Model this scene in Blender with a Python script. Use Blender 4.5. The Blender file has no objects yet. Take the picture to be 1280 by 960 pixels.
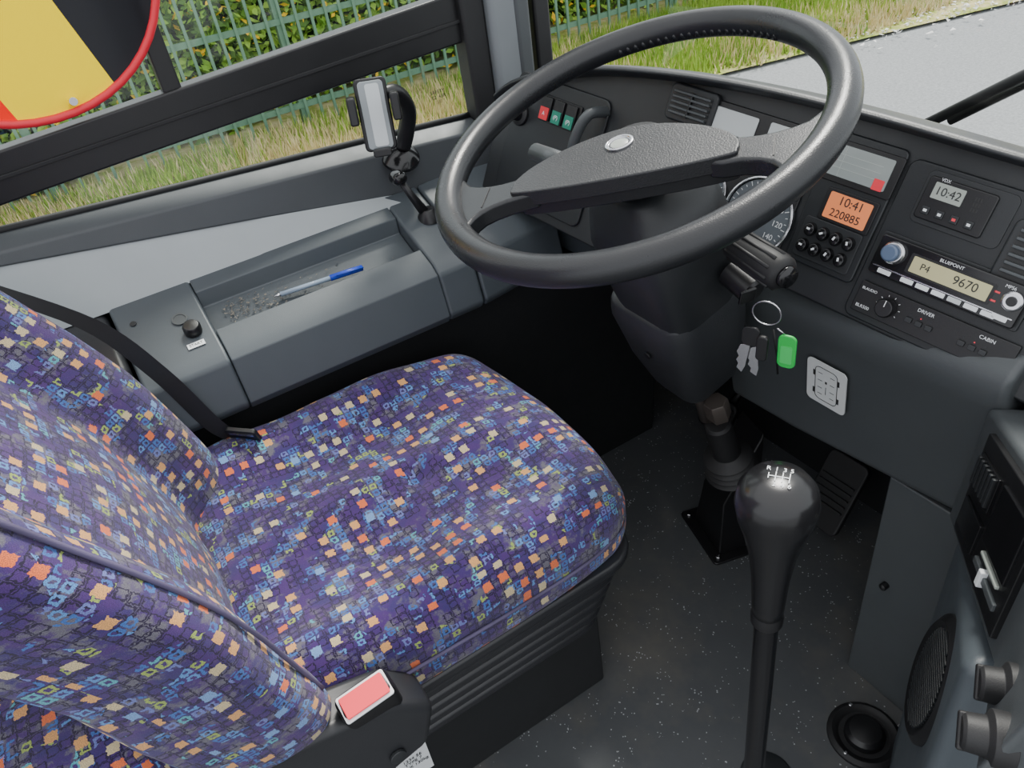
import bpy, bmesh, math, random
from mathutils import Matrix, Vector, noise
random.seed(7)
D=bpy.data
SC=bpy.context.scene
COL=SC.collection

# ------------------------------------------------------------------ materials
class NT:
    def __init__(s,name):
        s.m=D.materials.new(name); s.m.use_nodes=True
        s.t=s.m.node_tree; s.n=s.t.nodes; s.l=s.t.links
        s.b=s.n["Principled BSDF"]
    def node(s,ty,**k):
        x=s.n.new(ty)
        for a,v in k.items(): setattr(x,a,v)
        return x
    def set(s,sock,v):
        if hasattr(v,"is_linked") or isinstance(v,bpy.types.NodeSocket): s.l.new(v,sock)
        else: sock.default_value=v
    def math(s,op,a,b=0.0,c=None):
        x=s.node("ShaderNodeMath",operation=op); s.set(x.inputs[0],a); s.set(x.inputs[1],b)
        if c is not None: s.set(x.inputs[2],c)
        return x.outputs[0]
    def mix(s,f,a,b):
        x=s.node("ShaderNodeMix",data_type="RGBA"); s.set(x.inputs[0],f)
        s.set(x.inputs[6],a if not isinstance(a,tuple) else (*a[:3],1)); s.set(x.inputs[7],b if not isinstance(b,tuple) else (*b[:3],1))
        return x.outputs[2]
    def noise(s,vec,scale,detail=2,rough=.5):
        x=s.node("ShaderNodeTexNoise"); x.inputs["Scale"].default_value=scale; x.inputs["Detail"].default_value=detail
        x.inputs["Roughness"].default_value=rough
        if vec is not None: s.l.new(vec,x.inputs["Vector"])
        return x.outputs["Fac"]
    def ramp(s,f,stops):
        x=s.node("ShaderNodeValToRGB"); s.l.new(f,x.inputs[0]); e=x.color_ramp.elements
        while len(e)<len(stops): e.new(.5)
        for i,(p,c) in enumerate(stops): e[i].position=p; e[i].color=(*c,1) if len(c)==3 else c
        return x.outputs[0]
    def obj(s): return s.node("ShaderNodeTexCoord").outputs["Object"]
    def bump(s,h,st=.3,dist=.002):
        x=s.node("ShaderNodeBump"); x.inputs["Strength"].default_value=st; x.inputs["Distance"].default_value=dist
        s.l.new(h,x.inputs["Height"]); s.l.new(x.outputs[0],s.b.inputs["Normal"])
def g(v): return (v,v,v)
def plastic(name,c,rough=.5,var=.25,grain=900,bump=.25,spec=.5,metal=0.0):
    m=NT(name); o=m.obj()
    n=m.noise(o,9,4,.6)
    c2=tuple(min(1,x*(1+var)) for x in c); c1=tuple(x*(1-var) for x in c)
    m.set(m.b.inputs["Base Color"],m.mix(n,c1,c2))
    m.set(m.b.inputs["Roughness"],m.math("MULTIPLY_ADD",m.noise(o,14,5,.7),.25,rough-.125) if rough>.25 else rough)
    m.b.inputs["Metallic"].default_value=metal
    m.b.inputs["Specular IOR Level"].default_value=spec
    if bump>0: m.bump(m.noise(o,grain,2),bump,.0006)
    return m.m
def flat(name,c,rough=.5,emit=0.0):
    m=NT(name); m.b.inputs["Base Color"].default_value=(*c,1); m.b.inputs["Roughness"].default_value=rough
    if emit: 
        m.b.inputs["Emission Color"].default_value=(*c,1); m.b.inputs["Emission Strength"].default_value=emit
    return m.m

def fabric():
    m=NT("patterned_moquette"); uv=m.node("ShaderNodeTexCoord").outputs["UV"]
    wn=m.node("ShaderNodeTexNoise"); wn.inputs["Scale"].default_value=330; m.l.new(uv,wn.inputs["Vector"])
    sub=m.node("ShaderNodeVectorMath",operation="SUBTRACT"); m.l.new(wn.outputs["Color"],sub.inputs[0]); sub.inputs[1].default_value=(.5,.5,.5)
    sc=m.node("ShaderNodeVectorMath",operation="SCALE"); m.l.new(sub.outputs[0],sc.inputs[0]); sc.inputs["Scale"].default_value=.0056
    ad=m.node("ShaderNodeVectorMath",operation="ADD"); m.l.new(uv,ad.inputs[0]); m.l.new(sc.outputs[0],ad.inputs[1])
    V=ad.outputs[0]
    def cells(size,off):
        a=m.node("ShaderNodeVectorMath",operation="MULTIPLY_ADD"); m.l.new(V,a.inputs[0]); a.inputs[1].default_value=(1/size,1/size,1); a.inputs[2].default_value=(off,off*.7,0)
        fl=m.node("ShaderNodeVectorMath",operation="FLOOR"); m.l.new(a.outputs[0],fl.inputs[0])
        fr=m.node("ShaderNodeVectorMath",operation="FRACTION"); m.l.new(a.outputs[0],fr.inputs[0])
        w=m.node("ShaderNodeTexWhiteNoise",noise_dimensions="2D"); m.l.new(fl.outputs[0],w.inputs["Vector"])
        sx=m.node("ShaderNodeSeparateXYZ"); m.l.new(fr.outputs[0],sx.inputs[0])
        ax=m.math("ABSOLUTE",m.math("SUBTRACT",sx.outputs[0],.5)); ay=m.math("ABSOLUTE",m.math("SUBTRACT",sx.outputs[1],.5))
        sc2=m.node("ShaderNodeSeparateColor"); m.l.new(w.outputs["Color"],sc2.inputs[0])
        return m.math("MAXIMUM",ax,ay),sc2.outputs[0],sc2.outputs[1],sc2.outputs[2],fl.outputs[0]
    def rng(x,a,b): return m.math("MULTIPLY",m.math("GREATER_THAN",x,a),m.math("LESS_THAN",x,b))
    base=m.mix(m.ramp(m.noise(V,26,3,.7),[(.42,g(0)),(.6,g(1))]),(.070,.026,.160),(.042,.028,.145))
    base=m.mix(m.ramp(m.noise(V,30,4,.7),[(.50,g(0)),(.60,g(1))]),base,(.145,.14,.165))
    # fine dark outlines
    k0,a0,b0,c0,_=cells(.0115,.3)
    base=m.mix(m.math("MULTIPLY",rng(k0,.34,.47),m.math("GREATER_THAN",a0,.35)),base,(.014,.009,.030))
    # outline squares, clustered
    k,a,b,c,_=cells(.0115,0.0)
    gate=m.math("GREATER_THAN",m.noise(uv,28,1),.525)
    ring=m.math("MULTIPLY",rng(k,.18,.40),m.math("MULTIPLY",gate,m.math("LESS_THAN",a,.72)))
    rc=m.ramp(b,[(0,(.05,.16,.48)),(.38,(.11,.30,.66)),(.60,(.10,.44,.52)),(.70,(.36,.48,.10)),(.84,(.16,.20,.52))])
    x=rc.node; x.color_ramp.interpolation="CONSTANT"
    base=m.mix(ring,base,rc)
    # filled squares on coarser cell
    k,a,b,c,_=cells(.0228,.5)
    fill=m.math("MULTIPLY",m.math("LESS_THAN",k,.25),m.math("LESS_THAN",a,.38))
    fc=m.ramp(b,[(0,(.88,.19,.05)),(.26,(.82,.42,.14)),(.68,(.68,.56,.32)),(.93,(.20,.38,.70))])
    fc.node.color_ramp.interpolation="CONSTANT"
    base=m.mix(fill,base,fc)
    grain=m.noise(uv,1300,2,.7)
    base=m.mix(m.math("MULTIPLY",m.ramp(grain,[(.38,g(1)),(.60,g(0))]),.65),base,(.022,.012,.044))
    m.set(m.b.inputs["Base Color"],base)
    m.b.inputs["Roughness"].default_value=1.0; m.b.inputs["Specular IOR Level"].default_value=.05
    m.b.inputs["Sheen Weight"].default_value=.18; m.b.inputs["Sheen Roughness"].default_value=.6
    m.bump(grain,.6,.0014)
    return m.m
def floor_mat():
    m=NT("vinyl_floor"); o=m.obj()
    n=m.noise(o,5,5,.6); c=m.mix(n,(.048,.052,.057),(.098,.103,.108))
    dirt=m.ramp(m.noise(o,3.2,5,.7),[(.50,g(0)),(.72,g(1))]); c=m.mix(m.math("MULTIPLY",dirt,.6),c,(.15,.138,.115))
    v=m.node("ShaderNodeTexVoronoi"); v.inputs["Scale"].default_value=150; m.l.new(o,v.inputs["Vector"])
    sp=m.math("MULTIPLY",m.math("LESS_THAN",v.outputs["Distance"],.20),m.math("GREATER_THAN",m.noise(o,30,4,.7),.55))
    c=m.mix(sp,c,(.42,.43,.44))
    m.set(m.b.inputs["Base Color"],c); m.set(m.b.inputs["Roughness"],m.math("MULTIPLY_ADD",m.noise(o,7,5,.7),.40,.22)); m.b.inputs["Specular IOR Level"].default_value=.5
    m.bump(m.noise(o,400,2),.15,.001)
    return m.m
def outdoor(name,stops,scale,rough=.9):
    m=NT(name); o=m.obj()
    c=m.ramp(m.noise(o,scale,8,.75),stops)
    m.set(m.b.inputs["Base Color"],c); m.b.inputs["Roughness"].default_value=rough; m.b.inputs["Specular IOR Level"].default_value=.2
    return m.m
def leafmat(name,c1,c2):
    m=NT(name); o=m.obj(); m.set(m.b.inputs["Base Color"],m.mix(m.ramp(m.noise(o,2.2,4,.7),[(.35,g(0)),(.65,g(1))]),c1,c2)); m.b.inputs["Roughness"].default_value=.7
    return m.m
def glassmat():
    m=NT("window_glass"); n=m.n; tr=m.node("ShaderNodeBsdfTransparent"); tr.inputs[0].default_value=(.95,.98,.97,1)
    gl=m.node("ShaderNodeBsdfGlossy"); gl.inputs["Roughness"].default_value=.02
    mx=m.node("ShaderNodeMixShader"); mx.inputs[0].default_value=.04
    m.l.new(tr.outputs[0],mx.inputs[1]); m.l.new(gl.outputs[0],mx.inputs[2]); m.l.new(mx.outputs[0],n["Material Output"].inputs[0])
    return m.m

M_dash=plastic("dash_plastic",(.018,.020,.022),.42,.15)
M_pad=plastic("soft_pad",(.022,.024,.027),.45,.12,500,.4)
M_black=plastic("black_plastic",(.009,.009,.010),.36,.2)
M_rubber=plastic("black_rubber",(.009,.009,.010),.6,.2)
M_wheel=plastic("wheel_rubber",(.013,.014,.016),.30,.2,700,.35)
M_hub=plastic("wheel_pad",(.019,.020,.022),.42,.12,520,.8)
M_fascia=plastic("grey_fascia",(.062,.069,.073),.42,.12)
M_console=plastic("console_grey",(.064,.076,.086),.42,.12)
M_beam=plastic("beam_grey",(.058,.064,.070),.5,.12)
M_light=plastic("light_panel",(.34,.37,.38),.45,.10,300,.1)
M_panel=plastic("panel_grey",(.013,.015,.017),.40,.12)
M_dark=plastic("dark_lining",(.007,.008,.009),.8,.2)
M_seatpl=plastic("seat_plastic",(.020,.021,.024),.40,.2)
M_white=flat("white_print",(.75,.77,.78),.5)
M_chrome=plastic("chrome",(.6,.6,.62),.22,.05,100,0,metal=1.0)
M_red=flat("red_plastic",(.85,.05,.07),.35)
M_green=flat("green_plastic",(.02,.50,.08),.35)
M_sgreen=flat("switch_green",(.01,.20,.13),.4)
M_sred=flat("switch_red",(.65,.03,.04),.4)
M_lcd=flat("lcd_grey",(.36,.39,.35),.25)
M_lcdo=flat("lcd_orange",(.80,.24,.09),.25,.25)
M_reflkey=flat("reflection_key_white",(.55,.58,.58),.2)  # pale grey for painted cluster reflections and one radio key
M_lcdy=flat("lcd_radio",(.46,.43,.24),.25,.15)
M_ink=flat("ink",(.02,.02,.02),.5)
M_fab=fabric()
M_glass=glassmat()
M_gloss=plastic("gloss_black",(.008,.008,.009),.16,.2,300,0)

# ------------------------------------------------------------------ helpers
def group(name):
    e=D.objects.new(name,None); e.empty_display_size=.05; COL.objects.link(e); return e
def add(name,verts,faces,mat,parent=None,smooth=False,bevel=0.0,uvs=None,autos=None,M=None):
    if M is not None: verts=[M@Vector(v) for v in verts]
    me=D.meshes.new(name); me.from_pydata([tuple(v) for v in verts],[],faces); me.update()
    bm=bmesh.new(); bm.from_mesh(me); bmesh.ops.recalc_face_normals(bm,faces=bm.faces); bm.to_mesh(me); bm.free()
    ob=D.objects.new(name,me); COL.objects.link(ob); ob.data.materials.append(mat)
    if uvs:
        l=me.uv_layers.new(name="UVMap")
        for lp in me.loops: l.data[lp.index].uv=uvs[lp.vertex_index]
    if smooth or bevel:
        for p in me.polygons: p.use_smooth=True
    if bevel:
        b=ob.modifiers.new("bevel","BEVEL"); b.width=bevel; b.segments=3; b.limit_method="ANGLE"; b.angle_limit=math.radians(35); b.harden_normals=True
    if parent: ob.parent=parent
    return ob
def frame(o,a,b):
    a=Vector(a).normalized(); b=Vector(b); b=(b-a*b.dot(a)).normalized(); n=a.cross(b)
    return Matrix(((a.x,b.x,n.x,o[0]),(a.y,b.y,n.y,o[1]),(a.z,b.z,n.z,o[2]),(0,0,0,1)))
I4=Matrix.Identity(4)
def prism(name,poly,z0,z1,mat,M=I4,parent=None,bevel=.002,inset=0):
    n=len(poly); v=[(x,y,z0) for x,y in poly]+[(x,y,z1) for x,y in poly]
    f=[list(range(n))[::-1],list(range(n,2*n))]+[[i,(i+1)%n,n+(i+1)%n,n+i] for i in range(n)]
    return add(name,v,f,mat,parent,bevel=bevel,M=M)
def box(name,c,s,mat,M=I4,parent=None,bevel=.002,rot=0.0):
    hx,hy=s[0]/2,s[1]/2; cr,sr=math.cos(rot),math.sin(rot)
    poly=[(c[0]+x*cr-y*sr,c[1]+x*sr+y*cr) for x,y in((-hx,-hy),(hx,-hy),(hx,hy),(-hx,hy))]
    return prism(name,poly,c[2]-s[2]/2,c[2]+s[2]/2,mat,M,parent,bevel)
def rrect(cx,cy,w,h,r,seg=5):
    o=[]
    for sx,sy,a0 in((1,1,0),(-1,1,90),(-1,-1,180),(1,-1,270)):
        for i in range(seg+1):
            a=math.radians(a0+90*i/seg); o.append((cx+sx*(w/2-r)+r*math.cos(a),cy+sy*(h/2-r)+r*math.sin(a)))
    return o
def lathe(name,prof,mat,M=I4,parent=None,seg=32,sx=1,sy=1,smooth=False):
    v=[];f=[]
    for r,z in prof:
        for i in range(seg):
            a=2*math.pi*i/seg; v.append((r*math.cos(a)*sx,r*math.sin(a)*sy,z))
    for j in range(len(prof)-1):
        for i in range(seg): f.append([j*seg+i,j*seg+(i+1)%seg,(j+1)*seg+(i+1)%seg,(j+1)*seg+i])
    f.append(list(range(seg))); f.append([(len(prof)-1)*seg+i for i in range(seg)])
    ob=add(name,v,f,mat,parent,smooth=smooth,bevel=0 if smooth else .0008,M=M); return ob
def smoothpts(pts,n=6):
    P=[Vector(p) for p in pts]; out=[]
    for i in range(len(P)-1):
        p0=P[max(i-1,0)];p1=P[i];p2=P[i+1];p3=P[min(i+2,len(P)-1)]
        for k in range(n):
            t=k/n; out.append(.5*((2*p1)+(p2-p0)*t+(2*p0-5*p1+4*p2-p3)*t*t+(3*p1-p0-3*p2+p3)*t**3))
    out.append(P[-1]); return out
def sweep(name,pts,r,mat,parent=None,seg=14,closed=False,M=None,flat=None,up=(0,0,1),smooth_n=0):
    P=[Vector(p) for p in pts]
    if smooth_n:
        rr=r if isinstance(r,(list,tuple)) else None
        if rr: 
            r=[]; 
            for i in range(len(P)-1):
                for k in range(smooth_n): r.append(rr[i]+(rr[i+1]-rr[i])*k/smooth_n)
            r.append(rr[-1])
        P=smoothpts(P,smooth_n)
    n=len(P); v=[];f=[]; N=None
    for i in range(n):
        t=(P[(i+1)%n]-P[i-1]) if closed else (P[min(i+1,n-1)]-P[max(i-1,0)])
        t.normalize()
        if N is None:
            u=Vector(up); 
            if abs(u.dot(t))>.95: u=Vector((1,0,0))
            N=(u-t*u.dot(t)).normalized()
        else: N=(N-t*N.dot(t)).normalized()
        B=t.cross(N); ri=r[i] if isinstance(r,(list,tuple)) else r
        fx=flat if flat else (1,1)
        for k in range(seg):
            a=2*math.pi*k/seg; v.append(P[i]+N*(math.cos(a)*ri*fx[0])+B*(math.sin(a)*ri*fx[1]))
    for i in range(n if closed else n-1):
        for k in range(seg): f.append([i*seg+k,i*seg+(k+1)%seg,((i+1)%n)*seg+(k+1)%seg,((i+1)%n)*seg+k])
    if not closed: f.append(list(range(seg))); f.append([(n-1)*seg+k for k in range(seg)])
    return add(name,v,f,mat,parent,smooth=True,M=M)
def loft(name,secs,mat,parent=None,closed=True,bevel=0,smooth=False,caps=True,uvs=None):
    m=len(secs[0]); v=[p for s in secs for p in s]; f=[]
    for j in range(len(secs)-1):
        for i in range(m if closed else m-1): f.append([j*m+i,j*m+(i+1)%m,(j+1)*m+(i+1)%m,(j+1)*m+i])
    if caps and closed: f.append(list(range(m))); f.append([(len(secs)-1)*m+i for i in range(m)])
    return add(name,v,f,mat,parent,smooth=smooth,bevel=bevel,uvs=uvs)
def softbox(name,c,half,r,mat,parent,fn=None,cuts=26,M=I4):
    bm=bmesh.new(); bmesh.ops.create_cube(bm,size=2); bmesh.ops.subdivide_edges(bm,edges=bm.edges[:],cuts=cuts,use_grid_fill=True)
    bm.verts.index_update()
    H=Vector(half); uvl=bm.loops.layers.uv.new("UVMap"); uvd={}
    for v in bm.verts:
        p=Vector((v.co.x*H.x,v.co.y*H.y,v.co.z*H.z))
        uvd[v.index]=(p.x+(H.z-p.z)*(v.co.x)**9,p.y+(H.z-p.z)*(v.co.y)**9)
        q=Vector([max(-(H[i]-r[i]),min(H[i]-r[i],p[i])) for i in range(3)])
        d=Vector([(p[i]-q[i])/r[i] for i in range(3)])
        if d.length>0: d.normalize()
        nv=Vector([q[i]+d[i]*r[i] for i in range(3)])
        if fn: nv=fn(nv,v.co)
        v.co=M@(nv+Vector(c))
    for f in bm.faces:
        f.smooth=True
        for l in f.loops: l[uvl].uv=uvd[l.vert.index]
    bmesh.ops.recalc_face_normals(bm,faces=bm.faces)
    me=D.meshes.new(name); bm.to_mesh(me); bm.free(); ob=D.objects.new(name,me); COL.objects.link(ob); me.materials.append(mat)
    if parent: ob.parent=parent
    return ob
def text(name,s,size,M,x,y,z,mat,parent,rot=0):
    c=D.curves.new(name,"FONT"); c.body=s; c.size=size; c.align_x="CENTER"; c.align_y="CENTER"; c.extrude=.0001
    o=D.objects.new(name,c); COL.objects.link(o); c.materials.append(mat)
    o.matrix_world=M@Matrix.Translation((x,y,z))@Matrix.Rotation(rot,4,"Z")
    if parent: o.parent=parent
    return o

# ------------------------------------------------------------------ camera
cam=D.cameras.new("camera"); co=D.objects.new("camera",cam); COL.objects.link(co)
xa=Vector((.527,.840,-.131)); za=Vector((.718,-.357,.598)).normalized(); ya=za.cross(xa).normalized(); xa=ya.cross(za)
co.matrix_world=Matrix(((xa.x,ya.x,za.x,0),(xa.y,ya.y,za.y,0),(xa.z,ya.z,za.z,1.3),(0,0,0,1)))
cam.lens=27; cam.sensor_width=36; cam.clip_start=.02
SC.camera=co

# ------------------------------------------------------------------ world / light
w=D.worlds.new("sky"); SC.world=w; w.use_nodes=True; wn=w.node_tree
bg=wn.nodes["Background"]; tc=wn.nodes.new("ShaderNodeTexCoord"); sp=wn.nodes.new("ShaderNodeSeparateXYZ"); rp=wn.nodes.new("ShaderNodeValToRGB")
wn.links.new(tc.outputs["Generated"],sp.inputs[0]); wn.links.new(sp.outputs[2],rp.inputs[0]); wn.links.new(rp.outputs[0],bg.inputs[0])
rp.color_ramp.elements[0].color=(.82,.85,.90,1); rp.color_ramp.elements[1].color=(.97,.98,1,1)
bg.inputs[1].default_value=2.0
sun=D.lights.new("sun","SUN"); sun.energy=6.5; sun.color=(1,.96,.90); sun.angle=math.radians(16); so=D.objects.new("sun",sun); COL.objects.link(so)
so.rotation_euler=Vector((-.34,.44,.8)).to_track_quat("Z","Y").to_euler()

# ------------------------------------------------------------------ outside
GZ=-.9
add("grass_verge",[(-30,-12,GZ),(-5.1,-12,GZ),(-5.3,5.3,GZ),(-4.9,7,GZ),(-4.4,9,GZ),(-3,14,GZ),(-3,40,GZ),(-30,40,GZ)],[list(range(8))],
    outdoor("grass_ground",[(.3,(.14,.20,.03)),(.45,(.28,.32,.07)),(.55,(.46,.40,.20)),(.7,(.60,.52,.32))],3.5))
add("road",[(-30,-12,GZ-.03),(30,-12,GZ-.03),(30,40,GZ-.03),(-30,40,GZ-.03)],[[0,1,2,3]],outdoor("asphalt",[(.3,(.18,.19,.20)),(.7,(.34,.35,.36))],45))
def blades(name,n,xr,yr,h,mats):
    v=[];f=[];mi=[]
    for i in range(n):
        x=random.uniform(*xr);y=random.uniform(*yr);a=random.random()*6.28;hh=h*random.uniform(.4,1.2);w_=.008+.006*random.random()
        lx,ly=random.uniform(-.05,.05),random.uniform(-.05,.05)
        if x>-5.3+max(0,(y-5))*.22-random.random()*.3: continue
        k=len(v); v+=[(x-w_*math.cos(a),y-w_*math.sin(a),GZ),(x+w_*math.cos(a),y+w_*math.sin(a),GZ),(x+lx,y+ly,GZ+hh)]; f.append([k,k+1,k+2])
        dry=.55+.7*noise.noise((x*.9,y*.9,0))-.35*max(0,min(1,(x+7.2)/1.2))+.45*max(0,min(1,(y-3.5)/2))
        mi.append(0 if random.random()<dry else 1)
    ob=add(name,v,f,mats[0]); ob.data.materials.append(mats[1])
    for p,m_ in zip(ob.data.polygons,mi): p.material_index=m_
    return ob
blades("meadow_grass",46000,(-7.45,-5.0),(-1.5,10),.15,[leafmat("grass_green",(.16,.30,.02),(.32,.46,.05)),leafmat("grass_dry",(.54,.44,.21),(.74,.62,.36))])
gr=group("roadside_gravel")
v=[];f=[]
for i in range(1500):
    y=random.uniform(6.2,12); x=-4.9+(y-7)*.25+random.gauss(-.45,.35); s=random.uniform(.012,.04); k=len(v)
    v+=[(x+s*random.uniform(-1,1),y+s*random.uniform(-1,1),GZ+random.uniform(0,.03)) for _ in range(4)]
    f+=[[k,k+1,k+2],[k+1,k+2,k+3],[k,k+2,k+3],[k,k+1,k+3]]
add("stones",v,f,flat("stone_white",(.75,.74,.72),.9),gr)
# fence
fg=group("metal_fence"); M_f=plastic("fence_green",(.13,.25,.17),.5,.15,50,0)
v=[];f=[]
def fbox(x0,x1,y0,y1,z0,z1):
    k=len(v); v.extend([(x,y,z) for z in(z0,z1) for y in(y0,y1) for x in(x0,x1)])
    f.extend([[k,k+1,k+3,k+2],[k+4,k+5,k+7,k+6],[k,k+1,k+5,k+4],[k+2,k+3,k+7,k+6],[k,k+2,k+6,k+4],[k+1,k+3,k+7,k+5]])
y=-3
while y<9:
    fbox(-7.52,-7.50,y,y+.026,GZ+.0,1.1); y+=.14
add("pales",v,f,M_f,fg)
v=[];f=[]
for z in(-.74,.0): fbox(-7.56,-7.52,-3,9,z,z+.05)
add("rails",v,f,M_f,fg)
v=[];f=[]
for i in range(6): fbox(-7.6,-7.53,-2.6+i*2.3,-2.53+i*2.3,GZ,1.15)
add("posts",v,f,M_f,fg)
# hedge
hg=group("flowering_hedge")
def leaves(name,n,size,mat,xr,zmax,thr=-1):
    v=[];f=[]
    for i in range(n):
        y=random.uniform(-2.5,13); z=GZ+random.random()**.8*(zmax-GZ)
        x=-8.0-.5*noise.noise((y*1.1,z*1.1,3))-random.random()**2*xr
        s=size*random.uniform(.6,1.3); d=Vector((random.gauss(.6,.5),random.gauss(0,.5),random.gauss(.7,.5))).normalized()
        t=d.orthogonal().normalized(); q=Matrix.Rotation(random.random()*6.28,3,d); t=q@t; b=d.cross(t); c=Vector((x,y,z)); k=len(v)
        v+=[c-t*s,c+b*s*.5,c+t*s,c-b*s*.5]; f.append([k,k+1,k+2,k+3])
    return add(name,v,f,mat,hg)
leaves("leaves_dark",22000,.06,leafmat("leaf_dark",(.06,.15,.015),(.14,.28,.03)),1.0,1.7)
leaves("leaves_light",24000,.055,leafmat("leaf_light",(.20,.42,.03),(.42,.62,.09)),.5,1.7)
leaves("yellow_flowers",2600,.045,flat("flower_yellow",(1.0,.62,.02),.6),.15,1.5)
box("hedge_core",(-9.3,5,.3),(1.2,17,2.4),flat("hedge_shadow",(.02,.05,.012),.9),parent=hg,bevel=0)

# ------------------------------------------------------------------ shell
fl=add("floor",[(-1.35,-1.0,0),(1.2,-1.0,0),(1.2,1.2,0),(-1.35,1.2,0),(-1.35,-1.0,-.06),(1.2,-1.0,-.06),(1.2,1.2,-.06),(-1.35,1.2,-.06)],[[0,1,2,3],[7,6,5,4],[0,4,5,1],[1,5,6,2],[2,6,7,3],[3,7,4,0]],floor_mat())
WL=frame((-1.32,0,0),(0,1,0),(0,0,1))
prism("wall_left",[(-1,-.3),(1.16,-.3),(1.16,.78),(.80,.80),(.70,.80),(.55,.80),(-1,.90)],-.04,0,M_dark,WL,bevel=0)
prism("wall_front",[(-1.34,-.3),(1.2,-.3),(1.2,.80),(-1.34,.80)],-.03,0,M_dark,frame((0,1.13,0),(1,0,0),(0,0,1)),bevel=0)
# left window
wg=group("window_1")
prism("slider_rail",[(-1,.896),(.675,.979),(.675,1.060),(-1,.953)],-.005,.030,M_black,WL,wg,.004)
prism("rail_lip",[(-1,.930),(.675,1.012),(.675,1.018),(-1,.936)],.028,.034,M_rubber,WL,wg,.001)
prism("post",[(.150,1.02),(.178,1.02),(.178,1.75),(.150,1.75)],0,.025,M_black,WL,wg,.003)
prism("header",[(-1,1.7),(.8,1.7),(.8,1.78),(-1,1.78)],-.01,.03,M_black,WL,wg,.003)
prism("glass",[(-1,.90),(.67,.83),(.67,1.72),(-1,1.72)],.004,.006,M_glass,WL,wg,0)
text("glass_mark","SAFETY\n E2  43R\n ////",.009,WL@Matrix.Translation((0,0,.0075)),.60,.895,0,M_ink,wg)
ss=[]
for y_,zt,zb in((-1,.955,.93),(-.16,.897,.866),(.2,.872,.81),(.54,.848,.752),(.80,.828,.70)):
    ss.append([(-1.325,y_,zt+.008),(-1.30,y_,zt+.002),(-1.272,y_,zt-.012),(-1.265,y_,zb),(-1.325,y_,zb)])
loft("trim_1",ss,M_beam,bevel=.004)
sweep("trim_2",[(-1.312,-1,.962),(-1.312,.66,.846)],.006,M_rubber)
ss=[]
for y_,zb in((-1,.935),(-.16,.868),(.2,.812),(.48,.765)):
    ss.append([(-1.30,y_,zb),(-1.270,y_,zb),(-1.235,y_,.757),(-1.30,y_,.757)])
loft("trim_3",ss,M_light,bevel=.001)
# front pillar
pg=group("pillar_front")
prism("rubber_seal",[(.655,.84),(.70,.82),(.705,1.8),(.650,1.8)],0,.045,M_rubber,WL,pg,.006)
prism("cover",[(.70,.82),(.775,.80),(.79,1.8),(.705,1.8)],-.02,.06,plastic("pillar_grey",(.17,.185,.195),.45,.12),WL,pg,.012)
prism("cover_edge",[(.748,.82),(.778,.80),(.793,1.8),(.755,1.8)],-.02,.064,M_fascia,WL,pg,.008)
prism("inner_seal",[(.80,.80),(.835,.80),(.85,1.8),(.815,1.8)],-.05,.04,M_black,WL,pg,.006)
cg=group("safety_chain")
for i in range(9):
    T=Matrix.Translation((-1.256,.790,1.17-.014*i))@Matrix.Rotation(i*math.pi/2,4,"Z")@Matrix.Rotation(math.pi/2,4,"X")
    sweep("link",[(.005*math.cos(a*math.pi/6),.010*math.sin(a*math.pi/6),0) for a in range(12)],.0015,M_chrome,cg,8,True,M=T)
# windshield
wsg=group("windshield")
add("glass",[(-1.30,.90,.80),(-.9,.95,.80),(-.3,1.0,.80),(.6,1.0,.80),(.6,1.14,2.0),(-.3,1.14,2.0),(-.9,1.08,2.0),(-1.30,.95,2.0)],[[0,1,6,7],[1,2,5,6],[2,3,4,5]],M_glass,wsg)
wp=group("windshield_wiper")
sweep("blade",[(-.66,1.06,.850),(-.55,1.075,.932),(-.40,1.09,1.04),(-.1,1.10,1.25)],.0075,M_rubber,wp,8)
sweep("arm",[(-.635,1.08,.855),(-.50,1.095,.955),(-.25,1.10,1.13)],[.006,.005,.005],M_black,wp,8)
# sunshade
sg=group("window_sunshade")
SH=frame((-1.285,.0,1.215),(0,1,0),(0,0,1))
E=[(.2*math.cos(i*math.pi/24),.182*math.sin(i*math.pi/24)) for i in range(48)]
def strip(lo,hi,tilt=.27):
    bm=bmesh.new(); vs=[bm.verts.new((x*.97,y*.97,0)) for x,y in E]; bm.faces.new(vs)
    for d,s in((lo,1),(hi,-1)):
        geom=bm.verts[:]+bm.edges[:]+bm.faces[:]
        bmesh.ops.bisect_plane(bm,geom=geom,plane_co=(d,0,0),plane_no=(-s,-tilt*s,0),clear_outer=True)
    bm.verts.index_update(); vv=[tuple(v.co) for v in bm.verts]; ff=[[v.index for v in f.verts] for f in bm.faces]; bm.free(); return vv,ff
def cloth(name,c):
    # thin sun-lit fabric: diffuse plus translucent
    m=NT(name); d=m.node("ShaderNodeBsdfDiffuse"); d.inputs[0].default_value=(*c,1); t=m.node("ShaderNodeBsdfTranslucent"); t.inputs[0].default_value=(*c,1)
    mx=m.node("ShaderNodeMixShader"); mx.inputs[0].default_value=.5; m.l.new(d.outputs[0],mx.inputs[1]); m.l.new(t.outputs[0],mx.inputs[2]); m.l.new(mx.outputs[0],m.n["Material Output"].inputs[0]); return m.m
for nm,lo,hi,c in(("cloth_red",-.4,-.092,(.85,.02,.01)),("cloth_yellow",-.092,.048,(.95,.68,.0)),("cloth_dark",.048,.4,(.030,.030,.035))):
    vv,ff=strip(lo,hi); add(nm,vv,ff,cloth("shade_"+nm,c),sg,M=SH)
sweep("rim",[(x,y,0) for x,y in E],.0058,flat("shade_rim",(.75,.02,.04),.5),sg,8,True,M=SH)
lathe("suction_cup",[(.014,-.02),(.013,-.015),(.004,-.008),(.004,.004),(.006,.008)],flat("suction",(.6,.6,.6),.2),SH@Matrix.Translation((.03,-.165,0)),sg,20)

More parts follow.
